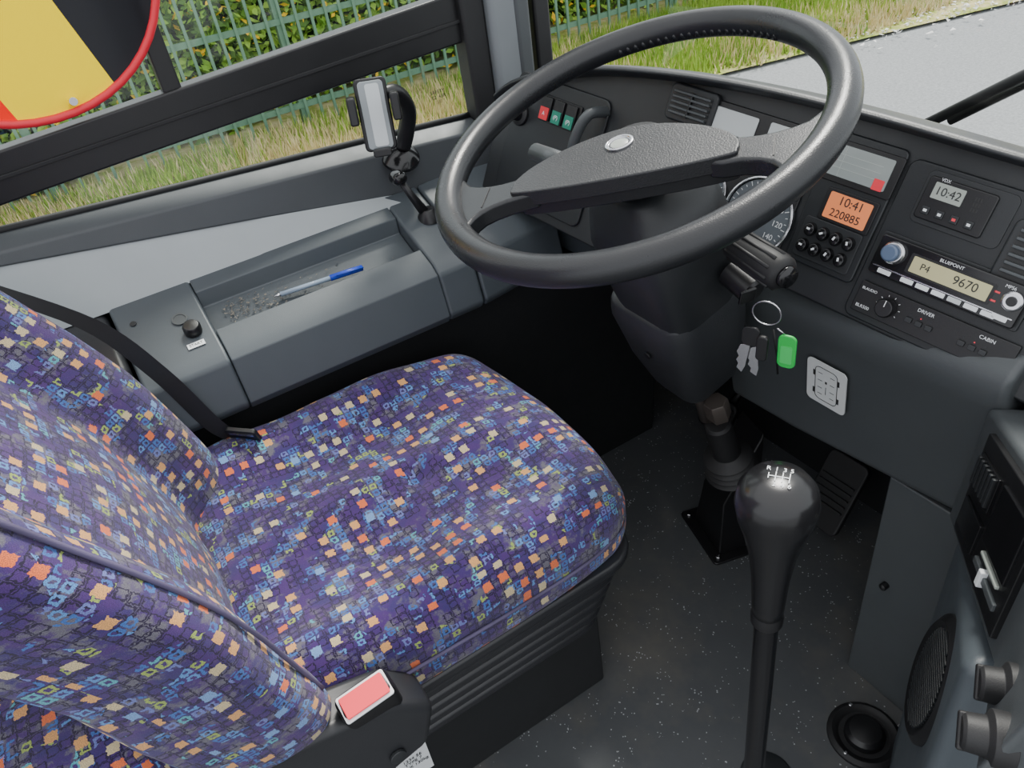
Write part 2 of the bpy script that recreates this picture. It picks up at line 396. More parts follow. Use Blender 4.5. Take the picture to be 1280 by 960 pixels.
# ------------------------------------------------------------------ side console
sc=group("side_console")
full=[(-1.265,.772),(-1.235,.760),(-1.09,.704),(-1.072,.690),(-1.056,.617),(-1.066,.602),(-1.265,.602)]
notch=[(-1.265,.772),(-1.235,.760),(-1.210,.750),(-1.207,.722),(-1.133,.692),(-1.128,.719),(-1.09,.704),(-1.072,.690),(-1.056,.617),(-1.066,.602),(-1.265,.602)]
S=lambda sec,ys:[[(x,y_,z) for x,z in sec] for y_ in ys]
loft("end_block",S(full,(-.055,.072)),M_console,sc,bevel=.006)
loft("tray_body",S(notch,(.0725,.43)),M_console,sc,bevel=.002)
loft("front_block",S(full,(.4305,.50)),M_console,sc,bevel=.006)
fr2=[[(x-.03*k+ (0),.502+.19*k,z-.0*k) for x,z in full] for k in(0,.5,1)]
loft("front_extension",fr2,M_console,sc,bevel=.006)
v=[];f=[]
for i in range(300):
    y_=.10+abs(random.gauss(0,.09)); x_=-1.17+random.gauss(0,.018)
    if y_>.41 or not -1.20<x_<-1.14: continue
    z_=.709-.4*(x_+1.17)+.0015; s=random.uniform(.001,.004); k=len(v)
    v+=[(x_+s*random.uniform(-1,1),y_+s*random.uniform(-1,1),z_+random.uniform(0,.002)) for _ in range(4)]; f+=[[k,k+1,k+2],[k+1,k+2,k+3]]
add("debris",v,f,plastic("dust",(.20,.18,.15),.9,.8),sc)
CN=frame((-1.24,0,.762),(0,1,0),(-.936,0,.351))  # normal up
prism("tray_liner",[(.078,-.114),(.424,-.114),(.424,-.034),(.078,-.034)],-.0395,-.0345,M_panel,CN,sc,0)
def onc(y_,w_): return (y_,-w_)
lathe("socket_knob",[(.0135,0),(.0135,.012),(.011,.016),(.004,.017)],M_black,CN@Matrix.Translation((*onc(.043,.108),0)),sc)
lathe("small_dial",[(.012,0),(.012,.001),(.009,.001),(.008,-.004)],M_fascia,CN@Matrix.Translation((*onc(.033,.075),.001)),sc)
box("label",(*onc(.038,.135),.0005),(.026,.010,.001),M_white,CN,sc,0)
text("label_text","START",.007,CN,*onc(.038,.135),.0012,M_ink,sc)
lathe("screw",[(.005,0),(.005,.002),(.003,.002)],M_dash,CN@Matrix.Translation((*onc(-.03,.05),0)),sc,12)
loft("lower_skirt",S([(-1.27,.605),(-1.10,.605),(-1.14,.30),(-1.16,.0),(-1.27,.0)],(-.6,.95)),M_dark,sc,bevel=.003)
bt=group("pillar_trim")
loft("body",S([(-1.30,.757),(-1.20,.755),(-1.11,.72),(-1.09,.62),(-1.12,.0),(-1.30,.0)],(-.8,-.06)),M_seatpl,bt,bevel=.012)
# pen
pn=group("ballpoint_pen")
P0=Vector((-1.165,.19,.716)); P1=Vector((-1.150,.33,.715))
dv=(P1-P0)
sweep("barrel",[P0,P0+dv*.62],.0042,flat("pen_clear",(.30,.38,.48),.15),pn,10)
sweep("cap",[P0+dv*.6,P1],.0052,flat("pen_blue",(.02,.06,.55),.3),pn,10)
sweep("tip",[P0,P0-dv*.08],[.004,.001],M_chrome,pn,8)
sweep("clip",[P0+dv*.66+Vector((.006,0,.004)),P1+Vector((.006,0,.003))],.0015,flat("pen_blue2",(.02,.06,.45),.3),pn,6)
# mirror joystick
mj=group("mirror_joystick")
sweep("rod",[(-1.187,.481,.742),(-1.195,.462,.785),(-1.20,.450,.815)],[.010,.007,.006],M_black,mj,12)
softbox("ball",(-1.20,.447,.822),(.017,.014,.011),(.012,.012,.010),M_gloss,mj,cuts=8)
lathe("base",[(.022,0),(.020,.010),(.012,.022)],M_black,Matrix.Translation((-1.187,.483,.735)),mj,20)
# phone holder
ph=group("phone_holder")
PH=frame((-1.19,.430,.935),(.35,.94,-.04),(-.15,.0,1))
prism("back_plate",rrect(0,0,.052,.112,.008),-.008,.0,M_black,PH,ph,.003)
prism("face",rrect(0,0,.040,.104,.006),.0,.003,flat("holder_face",(.30,.33,.34),.25),PH,ph,.001)
prism("face_strip",rrect(.002,.0,.022,.096,.004),.003,.004,flat("holder_glass",(.62,.66,.66),.2),PH,ph,.0)
for s in(-1,1):
    prism("clamp",rrect(s*.034,.012,.014,.042,.004),-.006,.026,M_black,PH,ph,.003)
prism("foot",rrect(0,-.056,.030,.012,.004),-.006,.018,M_black,PH,ph,.002)
sweep("arm",[(-1.20,.445,.960),(-1.21,.480,.955),(-1.235,.505,.915),(-1.255,.50,.870),(-1.262,.492,.845)],[.009,.012,.014,.015,.013],M_black,ph,12,smooth_n=5)
lathe("suction_base",[(.034,0),(.034,.006),(.026,.014),(.012,.022)],M_gloss,Matrix.Translation((-1.268,.485,.826))@Matrix.Rotation(.5,4,"Y"),ph)

# ------------------------------------------------------------------ dashboard
PO=frame((-.411,.785,.807),(.986,.136,-.101),(.038,.401,.915))
db=group("dashboard")
top=[(.40,.142),(.10,.144),(-.003,.144),(-.165,.144),(-.320,.138),(-.462,.124),(-.595,.102),(-.70,.070),(-.775,.040),(-.815,.010)]
bot=[(-.815,-.165),(-.50,-.165),(-.48,-.10),(-.36,-.092),(.0,-.094),(.20,-.10),(.40,-.10)]
prism("face",top+bot,-.05,0,M_dash,PO,db,.004)
# hood
ss=[]
tp=smoothpts([(x,y,0) for x,y in top],4)
for i,p in enumerate(tp):
    a=max(0,min(1,(p.x+.83)/.1))
    q=[PO@Vector((p.x,p.y-.014,-.01)),PO@Vector((p.x,p.y-.014,.012+.012*a)),PO@Vector((p.x,p.y-.008,.020+.014*a)),PO@Vector((p.x,p.y-.001,.016+.012*a)),PO@Vector((p.x,p.y+.003,-.005))]
    b=q[-1]; q+= [b+Vector((0,.030,-.012)),b+Vector((0,.06,-.05)),b+Vector((0,.06,-.10)),b+Vector((0,.0,-.10))]
    ss.append(q)
loft("hood",ss,M_pad,db,smooth=False,bevel=.004)
add("light_leak_cover",[(-1.30,.70,.79),(-.9,.78,.79),(1.18,.80,.79),(1.18,1.12,.79),(-1.30,1.12,.79),(-1.30,.70,.77),(-.9,.78,.77),(1.18,.80,.77),(1.18,1.12,.77),(-1.30,1.12,.77)],[[0,1,2,3,4],[9,8,7,6,5],[0,5,6,1],[1,6,7,2],[2,7,8,3],[3,8,9,4],[4,9,5,0]],M_dark,db)  # added slab that stops light leaking into the footwell behind the dash
box("light_block_right",(.56,.93,.38),(1.16,.36,.76),M_dark,parent=db,bevel=.004)  # unseen block, added to keep light out from the right
prism("radio_bay",rrect(-.003,.010,.205,.196,.012),0,.005,M_panel,PO,db,.003)
prism("display_bay",rrect(-.158,.030,.096,.166,.008),0,.005,M_panel,PO,db,.003)
prism("switch_bay",rrect(-.158,-.019,.078,.052,.004),.005,.007,M_dash,PO,db,.001)
def vent(cx,cy,w_,h_,nsl,par):
    prism("frame",rrect(cx,cy,w_,h_,.008),.0,.010,M_dash,PO,par,.003)
    prism("recess",rrect(cx,cy,w_-.016,h_-.014,.004),.010,.0105,M_ink,PO,par,0)
    for i in range(nsl):
        yy=cy-(h_-.022)/2+(h_-.022)*i/(nsl-1)
        box("slat",(cx,yy,.012),(w_-.018,.0035,.006),M_fascia,PO,par,.001)
    box("divider",(cx,cy,.012),(.003,h_-.016,.006),M_black,PO,par,.001)
vg=group("air_vent"); vent(-.418,.086,.082,.050,5,vg)
vg2=group("air_vent.001"); vent(.075,.045,.10,.075,7,vg2)
# instrument cluster
ic=group("instrument_cluster")
prism("housing",rrect(-.318,.010,.205,.19,.012),0,.004,M_black,PO,ic,.002)
M_dial=flat("dial_grey",(.11,.125,.14),.3)
for cx,cy,r_ in((-.262,-.018,.052),(-.368,-.020,.052)):
    lathe("dial_ring",[(r_,.004),(r_,.010),(r_-.003,.011),(r_-.004,.006)],M_chrome,PO@Matrix.Translation((cx,cy,0)),ic,40)
    lathe("dial_face",[(r_-.004,.006),(.001,.0062)],M_dial,PO@Matrix.Translation((cx,cy,.001)),ic,40)
    for k in range(25):
        a=math.radians(-40+260*k/24); box("tick",(cx+(r_-.009)*math.cos(a),cy+(r_-.009)*math.sin(a),.0082),(.006 if k%3==0 else .003,.0009,.0004),M_white,PO,ic,0,rot=a)
    for k,s in enumerate(("140","120","100","80","60","40","20","0")):
        a=math.radians(-38+36*k); text("number",s,.0105,PO,cx+(r_-.020)*math.cos(a),cy+(r_-.020)*math.sin(a),.0082,M_white,ic)
    box("needle",(cx-.012,cy-.01,.010),(.038,.002,.001),M_red,PO,ic,0,rot=.7)
    lathe("hub_cap",[(.007,.008),(.007,.013),(.004,.014)],M_black,PO@Matrix.Translation((cx,cy,0)),ic,20)
prism("painted_reflection",rrect(-.345,.082,.070,.030,.003),.004,.006,M_reflkey,PO,ic,.001)  # bright reflection on the cluster glass, painted as a pale plate
prism("painted_reflection",rrect(-.262,.085,.060,.026,.003),.004,.006,M_reflkey,PO,ic,.001)  # second painted glass reflection
md=group("onboard_display")
prism("bezel",rrect(-.155,.079,.092,.050,.004),.005,.008,M_black,PO,md,.001)
prism("screen",rrect(-.158,.080,.078,.037,.002),.008,.009,flat("screen_grey",(.30,.33,.32),.12),PO,md,.0)
prism("screen_red",rrect(-.128,.067,.013,.013,.001),.009,.0094,M_red,PO,md,.0)
for i in range(3): box("line",(-.160,.072+i*.008,.0092),(.06,.0006,.0003),flat("line%d"%i,(.45,.48,.46),.3),PO,md,0)
box("line",(-.180,.080,.0092),(.0006,.035,.0003),D.materials["line0"],PO,md,0)
od=group("trip_display")
prism("bezel",rrect(-.150,.028,.068,.040,.003),.005,.0075,M_black,PO,od,.001)
prism("screen",rrect(-.150,.028,.056,.032,.002),.0075,.0085,M_lcdo,PO,od,0)
text("time","10:41",.015,PO,-.148,.036,.0088,M_ink,od); text("trip","220885",.0135,PO,-.150,.020,.0088,M_ink,od)
rs=group("rocker_switches")
for r_ in range(2):
    for c_ in range(4):
        cx=-.184+c_*.0178-.002*r_; cy=-.008-.0215*r_
        lathe("cap",[(.0078,.007),(.0078,.011),(.0065,.015),(.002,.016)],M_gloss,PO@Matrix.Translation((cx,cy,0)),rs,20,sy=1.15)
        box("mark",(cx,cy+.001,.0162),(.0045,.0025,.0003),M_white,PO,rs,0,rot=.6*c_)
ck=group("dashboard_clock")
prism("bay",rrect(-.030,.072,.100,.060,.008),.005,.0065,M_dash,PO,ck,.001)
prism("body",rrect(-.038,.072,.076,.048,.004),.0065,.010,M_black,PO,ck,.002)
prism("lcd",rrect(-.050,.082,.034,.018,.001),.010,.0106,M_lcd,PO,ck,0)
text("time","10:42",.013,PO,-.050,.082,.0108,M_ink,ck)
text("brand","VDX",.005,PO,-.058,.0945,.0103,M_white,ck)
for i in range(4):
    prism("key",rrect(-.065+.0165*i,.0585,.009,.009,.001),.010,.012,M_dash,PO,ck,.001); box("key_mark",(-.065+.0165*i,.0585,.0121),(.004,.003,.0003),M_white if i!=2 else M_red,PO,ck,0)
for i in range(3):
    for j in range(3): box("slot",(-.021+.003*i+0,.074+.006*j,.0101),(.0015,.004,.0004),M_ink,PO,ck,0)
# radio
rd=group("car_radio")
RX,RY=-.010,-.003
prism("surround",rrect(RX,RY,.174,.052,.003),.005,.009,M_dash,PO,rd,.001)
prism("faceplate",rrect(RX,RY,.168,.047,.004),.009,.018,M_gloss,PO,rd,.002)
prism("trim_line",rrect(RX,RY-.0135,.160,.0012,.0005),.018,.0185,M_chrome,PO,rd,0)
prism("lcd_bezel",rrect(RX+.004,RY+.003,.096,.0235,.002),.018,.0184,M_black,PO,rd,0)
prism("lcd",rrect(RX+.004,RY+.003,.088,.0185,.001),.0184,.0188,M_lcdy,PO,rd,0)
text("station","P4",.011,PO,RX-.024,RY+.003,.0190,M_ink,rd); text("frequency","9670",.014,PO,RX+.022,RY+.003,.0190,M_ink,rd)
text("brand_name","BLUEPOINT",.0052,PO,RX+.0,RY+.0178,.0185,M_white,rd); text("model","MP56",.005,PO,RX+.064,RY+.0175,.0185,M_white,rd)
for i in range(6): prism("preset",rrect(RX-.036+.0185*i,RY-.0175,.015,.0055,.001),.018,.020,M_white if i!=3 else M_reflkey,PO,rd,.0005)
prism("left_key",rrect(RX-.064,RY-.0175,.016,.0055,.001),.018,.020,M_white,PO,rd,.0005)
prism("right_key",rrect(RX+.068,RY-.016,.016,.006,.001),.018,.020,M_white,PO,rd,.0005)
for i in range(2): box("red_mark",(RX+.054,RY+.008-.010*i,.0182),(.006,.002,.0004),M_red,PO,rd,0)
lathe("volume_ring",[(.0135,.018),(.0135,.022),(.011,.025),(.010,.025)],M_chrome,PO@Matrix.Translation((RX-.063,RY+.007,0)),rd,32)
lathe("volume_knob",[(.010,.020),(.010,.034),(.008,.036)],flat("knob_blue",(.10,.14,.22),.25),PO@Matrix.Translation((RX-.063,RY+.007,0)),rd,32)
lathe("menu_pad",[(.011,.018),(.011,.022),(.009,.024)],M_chrome,PO@Matrix.Translation((RX+.072,RY+.005,0)),rd,32)
lathe("menu_key",[(.006,.022),(.005,.027)],M_black,PO@Matrix.Translation((RX+.072,RY+.005,0)),rd,20)
am=group("cabin_amplifier")
AX,AY=-.003,-.059
prism("faceplate",rrect(AX,AY,.186,.038,.002),.005,.010,M_black,PO,am,.001)
lathe("volume_knob",[(.011,.010),(.0115,.020),(.010,.024)],M_black,PO@Matrix.Translation((AX-.052,AY,0)),am,28)
box("pointer",(AX-.052,AY+.006,.0243),(.001,.008,.0004),M_white,PO,am,0)
for i in range(8):
    a=math.radians(-30+240*i/7); box("scale_mark",(AX-.052+.014*math.cos(a),AY+.014*math.sin(a),.0102),(.002,.0007,.0003),M_white,PO,am,0,rot=a)
text("name","BLR500",.0055,PO,AX-.080,AY-.011,.0103,M_white,am); text("brand_name","BLAUDIO",.0045,PO,AX-.080,AY+.011,.0103,M_white,am)
text("driver","DRIVER",.006,PO,AX-.010,AY+.012,.0103,M_white,am); text("cabin","CABIN",.006,PO,AX+.060,AY+.012,.0103,M_white,am)
for i in range(2):
    for j in range(3):
        x_=AX-.024+i*.062+.012*j
        prism("button",rrect(x_,AY-.003,.008,.006,.001),.010,.013,M_dash,PO,am,.0006)
        box("led",(x_,AY+.0035,.0102),(.0015,.0015,.0004),M_red if j==1 else M_dash,PO,am,0)
# left switch panel
lp=group("light_switch_panel")
prism("panel",rrect(-.670,-.045,.215,.205,.015),0,.005,M_panel,PO,lp,.003)
prism("switch_bezel",rrect(-.662,.014,.094,.042,.003),.005,.008,M_black,PO,lp,.001)
for i,mt in enumerate((M_sred,M_sgreen,M_sgreen)):
    cx=-.691+.029*i
    prism("rocker_body",rrect(cx,.014,.023,.037,.002),.008,.012,M_black,PO,lp,.001)
    prism("rocker_lens",rrect(cx,.006,.020,.020,.001),.012,.014,mt,PO,lp,.0006)
    text("rocker_icon","A" if i==0 else "(P)",.009,PO,cx,.006,.0142,M_white,lp)
lathe("headlight_knob",[(.020,.005),(.019,.010),(.012,.012),(.011,.026),(.009,.028)],M_black,PO@Matrix.Translation((-.752,-.010,0)),lp)
sweep("grab_handle",[PO@Vector(p) for p in((-.582,-.045,.0),(-.590,-.035,.030),(-.584,.0,.040),(-.575,.032,.034),(-.570,.040,.0))],.0085,M_fascia,lp,12,smooth_n=5)
# lower fascia
sec=[(.760,.742),(.738,.722),(.733,.700),(.742,.672),(.772,.475),(.790,.462),(.86,.462),(.86,.742)]
loft("lower_fascia",[[(x,y_+dy,z+dz) for y_,z in sec] for x,dy,dz in((-.735,-.0,-.012),(-.60,.0,-.006),(-.31,.01,.015))],M_fascia,db,bevel=.010)
sec2=[(.74,.735),(.72,.71),(.735,.60),(.77,.585),(.90,.585),(.90,.735)]
loft("lower_left_fascia",[[(x,y_+dy,z) for y_,z in sec2] for x,dy in((-1.24,-.02),(-1.0,.0),(-.86,.03))],M_console,db,bevel=.010)
# instruction sticker: bus plan drawing
st=group("door_sticker"); FS=frame((-.536,.7490,.601),(1,.02,.03),(0,-.15,.99))
FS=FS@Matrix.Rotation(-.06,4,"Z")
prism("paper",rrect(0,0,.064,.080,.008),.0,.0015,flat("sticker_white",(.62,.64,.63),.5),FS,st,0)
sweep("outline",[(x,y,.0017) for x,y in rrect(0,.0,.036,.062,.008)],.0005,M_ink,st,6,True,M=FS)
for s in(-1,1):
    for yy in(.016,-.018): box("wheel_mark",(s*.020,yy,.0018),(.003,.010,.0004),M_ink,FS,st,0)
    for yy in(.020,.006,-.008,-.020): box("arrow_mark",(s*.010,yy,.0018),(.007,.0006,.0003),M_ink,FS,st,0)
box("centre_mark",(0,.006,.0018),(.003,.004,.0003),M_ink,FS,st,0); box("centre_mark",(0,-.010,.0018),(.0008,.014,.0003),M_ink,FS,st,0)
# right console wing
rc=group("right_console")
TL=Vector((-.325,.745,.695));TR=Vector((-.163,.554,.79));BL=Vector((-.345,.772,.482));BR=Vector((-.16,.528,.60));P5=Vector((-.102,.39,.65));P6=Vector((-.075,.44,.82))
back=Vector((.12,.16,-.02))
ss=[[BL,TL,TL+back,BL+back],[BR,TR,TR+back,BR+back],[P5,P6,P6+back,P5+back]]
loft("wing",ss,M_fascia,rc,bevel=.008)
def bil(u,v_): return (BL*(1-u)+BR*u)*(1-v_)+(TL*(1-u)+TR*u)*v_
WA=(BR-BL).normalized(); WN=WA.cross((TL-BL)).normalized()
if WN.y>0: WN=-WN
def wbox(name,u0,u1,v0,v1,h,mat,par):
    q=[bil(u0,v0),bil(u1,v0),bil(u1,v1),bil(u0,v1)]
    loft(name,[[p-WN*.002 for p in q],[p+WN*h for p in q]],mat,par,bevel=.0015)
mod=group("heater_control_panel")
wbox("bezel",.20,.95,.12,.92,.006,M_black,mod)
wbox("slot",.24,.52,.55,.80,.009,M_gloss,mod); wbox("slot",.24,.52,.22,.45,.009,M_gloss,mod)
wbox("slider_track",.58,.90,.24,.29,.009,M_fascia,mod); wbox("slider_cap",.70,.735,.21,.32,.012,M_white,mod); wbox("slot",.58,.90,.42,.82,.009,M_gloss,mod)
wbox("label_strip",.62,.86,.35,.375,.009,M_lcd,mod)
for i in range(6): wbox("rib",.25+.045*i,.272+.045*i,.57,.78,.012,M_dash,mod)
for i,p in enumerate((Vector((-.124,.480,.655)),Vector((-.104,.420,.672)))):
    T=frame(p,WN.orthogonal(),WN.cross(WN.orthogonal()))
    lathe("rotary_knob",[(.022,-.01),(.022,.006),(.016,.010),(.015,.024),(.012,.027)],M_rubber,T,mod,24)
    T2=T@Matrix.Translation((0,0,.022)); box("grip",(0,0,0),(.030,.007,.014),M_rubber,T2,mod,.002)
# lower side panel + speaker
lw=group("console_side_panel")
box("flat_panel",(-.385,.80,.235),(.115,.02,.47),M_fascia,parent=lw,bevel=.003)
lathe("catch",[(.006,0),(.006,.01),(.003,.012)],M_black,frame((-.41,.79,.26),(1,0,0),(0,0,1)),lw,12)
A=Vector((-.325,.770,.48));B=Vector((-.31,.74,.0));Cc=Vector((-.16,.47,.0));Dd=Vector((-.175,.51,.60))
Bm=Vector((-.30,.71,.24)); Cm=Vector((-.16,.48,.28))
loft("curved_cover",[[A,Bm,B,B+back,Bm+back,A+back],[(A+Dd)/2,(Bm+Cm)/2+Vector((-.01,-.01,0)),(B+Cc)/2,(B+Cc)/2+back,(Bm+Cm)/2+back,(A+Dd)/2+back],[Dd,Cm,Cc,Cc+back,Cm+back,Dd+back]],M_console,lw,bevel=.02)
spk=group("loudspeaker")
sa=Vector((.6,-.8,0)); sn=Vector((-.8,-.6,.10)).normalized(); sb_=sn.cross(sa)
SPF=Matrix(((sa.x,sb_.x,sn.x,-.220),(sa.y,sb_.y,sn.y,.584),(sa.z,sb_.z,sn.z,.440),(0,0,0,1)))
lathe("ring",[(.064,-.03),(.064,.006),(.056,.013),(.049,.009)],M_black,SPF,spk,40,sy=1.5)
lathe("grille",[(.050,.008),(.03,.0090),(.002,.0095)],M_ink,SPF,spk,40,sy=1.5)
for i in range(21):
    yy=-.072+.0072*i; hw=.046*math.sqrt(max(.01,1-(yy/.076)**2)); box("grille_bar",(0,yy,.0105),(hw*2,.0032,.003),M_dash,SPF,spk,0)

# ------------------------------------------------------------------ steering column
nrm=Vector((.063,-.298,.952)).normalized(); HC=Vector((-.681,.536,.989))
WH=frame(HC,Vector((1,0,0)),nrm.cross(Vector((1,0,0))))
scg=group("steering_column")
def ax(s): return HC-nrm*s
CM=WH
def csec(s,hw,f,b,dx=0):
    return [CM@Vector((x+dx,y,-s)) for x,y in rrect(0,(b-f)/2,2*hw,f+b,min(hw,(f+b)/2)*.55,4)]
loft("upper_shroud",[csec(s,*q) for s,q in((.060,(.045,.045,.05)),(.085,(.068,.060,.065)),(.13,(.078,.070,.070)),(.19,(.078,.068,.07,-.005)),(.24,(.074,.062,.065,-.01)),(.30,(.062,.058,.06,-.01)))],M_dash,scg,bevel=.010)
loft("lower_shroud",[csec(s,*q) for s,q in((.25,(.078,.064,.074,-.020)),(.28,(.084,.070,.078,-.022)),(.37,(.074,.062,.072,-.030)),(.43,(.056,.052,.062,-.032)),(.460,(.042,.042,.048,-.030)))],M_pad,scg,bevel=.012)
lathe("cover_screw",[(.006,0),(.006,.003),(.003,.003)],M_black,CM@Matrix.Translation((-.02,-.068,-.33))@Matrix.Rotation(math.pi/2,4,"X"),scg,12)
lathe("hub_sleeve",[(.045,-.07),(.040,-.03),(.038,-.012)],M_black,CM,scg)
sweep("shaft",[ax(.43),ax(.56)],.014,plastic("shaft_steel",(.14,.12,.11),.4,.3,metal=.6),scg)
lathe("universal_joint",[(.018,-.49),(.020,-.495),(.020,-.525),(.018,-.53)],plastic("joint_steel",(.10,.085,.075),.5,.3,metal=.5),CM,scg,6)
prof=[(.018,-.56),(.022,-.565),(.024,-.64)]
for i in range(4): prof+=[(.032+.002*i,-.645-.013*i),(.042+.002*i,-.652-.013*i)]
prof+=[(.03,-.70)]
lathe("rubber_boot",prof,M_rubber,CM@Matrix.Translation((-.014,0,0)),scg)
BR_=frame((-.806,.842,0),(.9,-.25,0),(.25,.9,0))
prism("base_plate",rrect(0,0,.16,.12,.01),0,.006,M_black,BR_,scg,.002)
loft("bracket",[[BR_@Vector(p) for p in((-.05,-.04,.005),(.06,-.04,.005),(.06,.05,.005),(-.05,.05,.005))],[BR_@Vector(p) for p in((-.03,-.03,.14),(.050,-.03,.14),(.050,.05,.30),(-.03,.05,.30))]],M_black,scg,bevel=.004)
for x_ in(-.065,.065):
    for y_ in(-.045,.045): lathe("bolt",[(.006,.005),(.006,.010),(.003,.011)],M_chrome,BR_@Matrix.Translation((x_,y_,0)),scg,6)
# stalks
sweep("right_stalk_stem",[(-.645,.615,.865),(-.60,.607,.862),(-.575,.603,.861)],[.012,.009,.010],M_black,scg)
sweep("right_stalk_grip",[(-.59,.604,.862),(-.578,.603,.862),(-.52,.596,.858),(-.500,.594,.857),(-.494,.593,.8565)],[.010,.018,.0205,.020,.015],M_rubber,scg,20)
sweep("right_stalk_tip",[(-.496,.5935,.857),(-.488,.5925,.8565)],[.013,.012],M_gloss,scg,20)
for i in range(10):
    a=i*2*math.pi/10; sweep("grip_rib",[(-.575,.603+.0185*math.cos(a),.862+.0185*math.sin(a)),(-.505,.5945+.0200*math.cos(a),.857+.0200*math.sin(a))],.0022,M_rubber,scg,6)
sweep("left_stalk",[(-.74,.58,.875),(-.845,.563,.895),(-.860,.562,.898),(-.925,.557,.900)],[.007,.008,.015,.013],M_fascia,scg)
lathe("ignition_lock",[(.018,-.03),(.018,.010),(.014,.014),(.010,.014)],M_black,frame((-.572,.620,.800),(0,1,0),(.3,0,1)),scg)

# ------------------------------------------------------------------ steering wheel
sw=group("steering_wheel")
sweep("rim",[(.2245*math.cos(i*math.pi/48),.2245*math.sin(i*math.pi/48),0) for i in range(96)],.0172,M_wheel,sw,20,True,M=WH)
WR=WH@Matrix.Rotation(math.radians(40),4,"Z")
pad=[(-.126,-.062),(-.112,-.042),(-.085,-.022),(-.045,-.004),(0,.004),(.045,-.004),(.085,-.022),(.112,-.042),(.126,-.062),(.126,-.078),(.118,-.085),(.05,-.090),(-.05,-.090),(-.118,-.085),(-.126,-.078)]
def sp_(P,n=3):
    q=smoothpts([(x,y,0) for x,y in P+[P[0]]],n); return [(p.x,p.y) for p in q[:-1]]
prism("centre_pad_base",sp_([(x*.97,(y+.045)*.9-.045) for x,y in pad]),-.030,-.010,M_wheel,WR,sw,.008)
prism("centre_pad",sp_(pad),-.014,.006,M_hub,WR,sw,.010)
for s in(-1,1):
    P=[(.095,-.044),(.130,-.052),(.160,-.054),(.190,-.046),(.214,-.022),(.222,-.058),(.206,-.100),(.170,-.146),(.168,-.122),(.158,-.104),(.130,-.092),(.095,-.086)]
    P=[(s*x,y) for x,y in P]
    if s<0: P=P[::-1]
    prism("spoke",sp_(P,2),-.020,.002,M_wheel,WR,sw,.010)
    box("spoke_groove",(s*.160,-.078,.0022),(.0015,.035,.0012),M_ink,WR,sw,0)
lathe("emblem_ring",[(.0165,.005),(.0165,.0085),(.0135,.009),(.013,.007)],M_chrome,WR@Matrix.Translation((-.005,-.028,0)),sw,32,sy=.85)
lathe("emblem",[(.0125,.006),(.009,.0075),(.002,.008)],M_lcd,WR@Matrix.Translation((-.005,-.028,0)),sw,32,sy=.85)
for i in range(22):
    a=math.radians(84+i*2.8); sweep("finger_grip",[(.2106*math.cos(a),.2106*math.sin(a),.0),(.2094*math.cos(a),.2094*math.sin(a),-.008)],.0034,M_wheel,sw,8,M=WH)

# ------------------------------------------------------------------ keys
kg=group("ignition_keys")
K0=Vector((-.552,.600,.803))
box("key_head",(0,0,0),(.022,.020,.004),M_black,frame(K0,(.2,1,0),(.2,0,1)),kg,.003)
RF=frame((-.530,.610,.785),(.9,.4,.1),(0,-.1,1))
sweep("ring",[(.017*math.cos(i*math.pi/12),.017*math.sin(i*math.pi/12),0) for i in range(24)],.0011,M_chrome,kg,8,True,M=RF)
KF=frame((-.530,.600,.744),(.9,.4,0),(.10,.1,1))
blade=[(-.022,-.004),(-.010,-.002),(-.014,-.034),(-.018,-.044),(-.025,-.038),(-.023,-.032),(-.026,-.027),(-.023,-.021),(-.026,-.015)]
prism("bow",rrect(-.010,.010,.022,.026,.007),-.002,.002,M_black,KF,kg,.001)
prism("key_blade",blade,-.001,.0012,M_chrome,KF,kg,.0004)
prism("key_blade",[(x+.006,y-.002) for x,y in blade],-.005,-.003,M_chrome,KF@Matrix.Rotation(.25,4,"Z"),kg,.0004)
prism("fob",rrect(.006,.0,.014,.034,.005),.002,.008,M_black,KF,kg,.002)
GT=frame((-.505,.622,.738),(.9,.4,0),(-.12,-.1,1))
prism("green_tag",rrect(0,0,.022,.048,.008),0,.004,M_green,GT,kg,.0015)
prism("tag_window",rrect(0,-.004,.014,.026,.002),.004,.0045,flat("tag_label",(.06,.6,.14),.3),GT,kg,0)
sweep("tag_wire",[(-.515,.612,.77),(-.506,.620,.760)],.001,M_chrome,kg,6)
sweep("strap",[(-.520,.612,.765),(-.522,.625,.72),(-.527,.635,.685)],.0015,M_rubber,kg,6)

# ------------------------------------------------------------------ gear lever
gl=group("gear_lever")
GX,GY=-.312,.408
M_knob=plastic("knob_black",(.010,.010,.011),.24,.2,300,0)
GM=frame((GX,GY,0),(1,0,.018),(0,1,.0))@Matrix.Translation((0,0,-.038))
lathe("rod",[(.0125,.038),(.0125,.67)],M_gloss,GM,gl,24)
lathe("knob",[(.0135,.640),(.0155,.642),(.0165,.66),(.0185,.70),(.0225,.735),(.029,.765),(.0350,.785),(.0378,.803),(.0355,.818),(.028,.829),(.014,.834),(.002,.835)],M_knob,GM,gl,48,smooth=True)
lathe("collar",[(.0125,.625),(.0165,.630),(.0165,.642),(.0145,.65)],M_black,GM,gl,24)
GT2=GM@Matrix.Translation((0,0,.8345))@Matrix.Rotation(math.radians(35),4,"Z")
for x_ in(-.009,-.003,.003,.009): box("shift_line",(x_,.0,.0008),(.0008,.012 if x_>-.008 else .007,.0006),M_white,GT2,gl,0)
box("shift_line",(0,0,.0008),(.019,.0008,.0006),M_white,GT2,gl,0)
for s,x_,y_ in(("R",-.010,.010),("1",-.003,.010),("3",.004,.010),("5",.010,.010),("2",-.003,-.010),("4",.004,-.010),("6",.010,-.010)): text("shift_number",s,.007,GT2,x_,y_,.0002,M_white,gl)

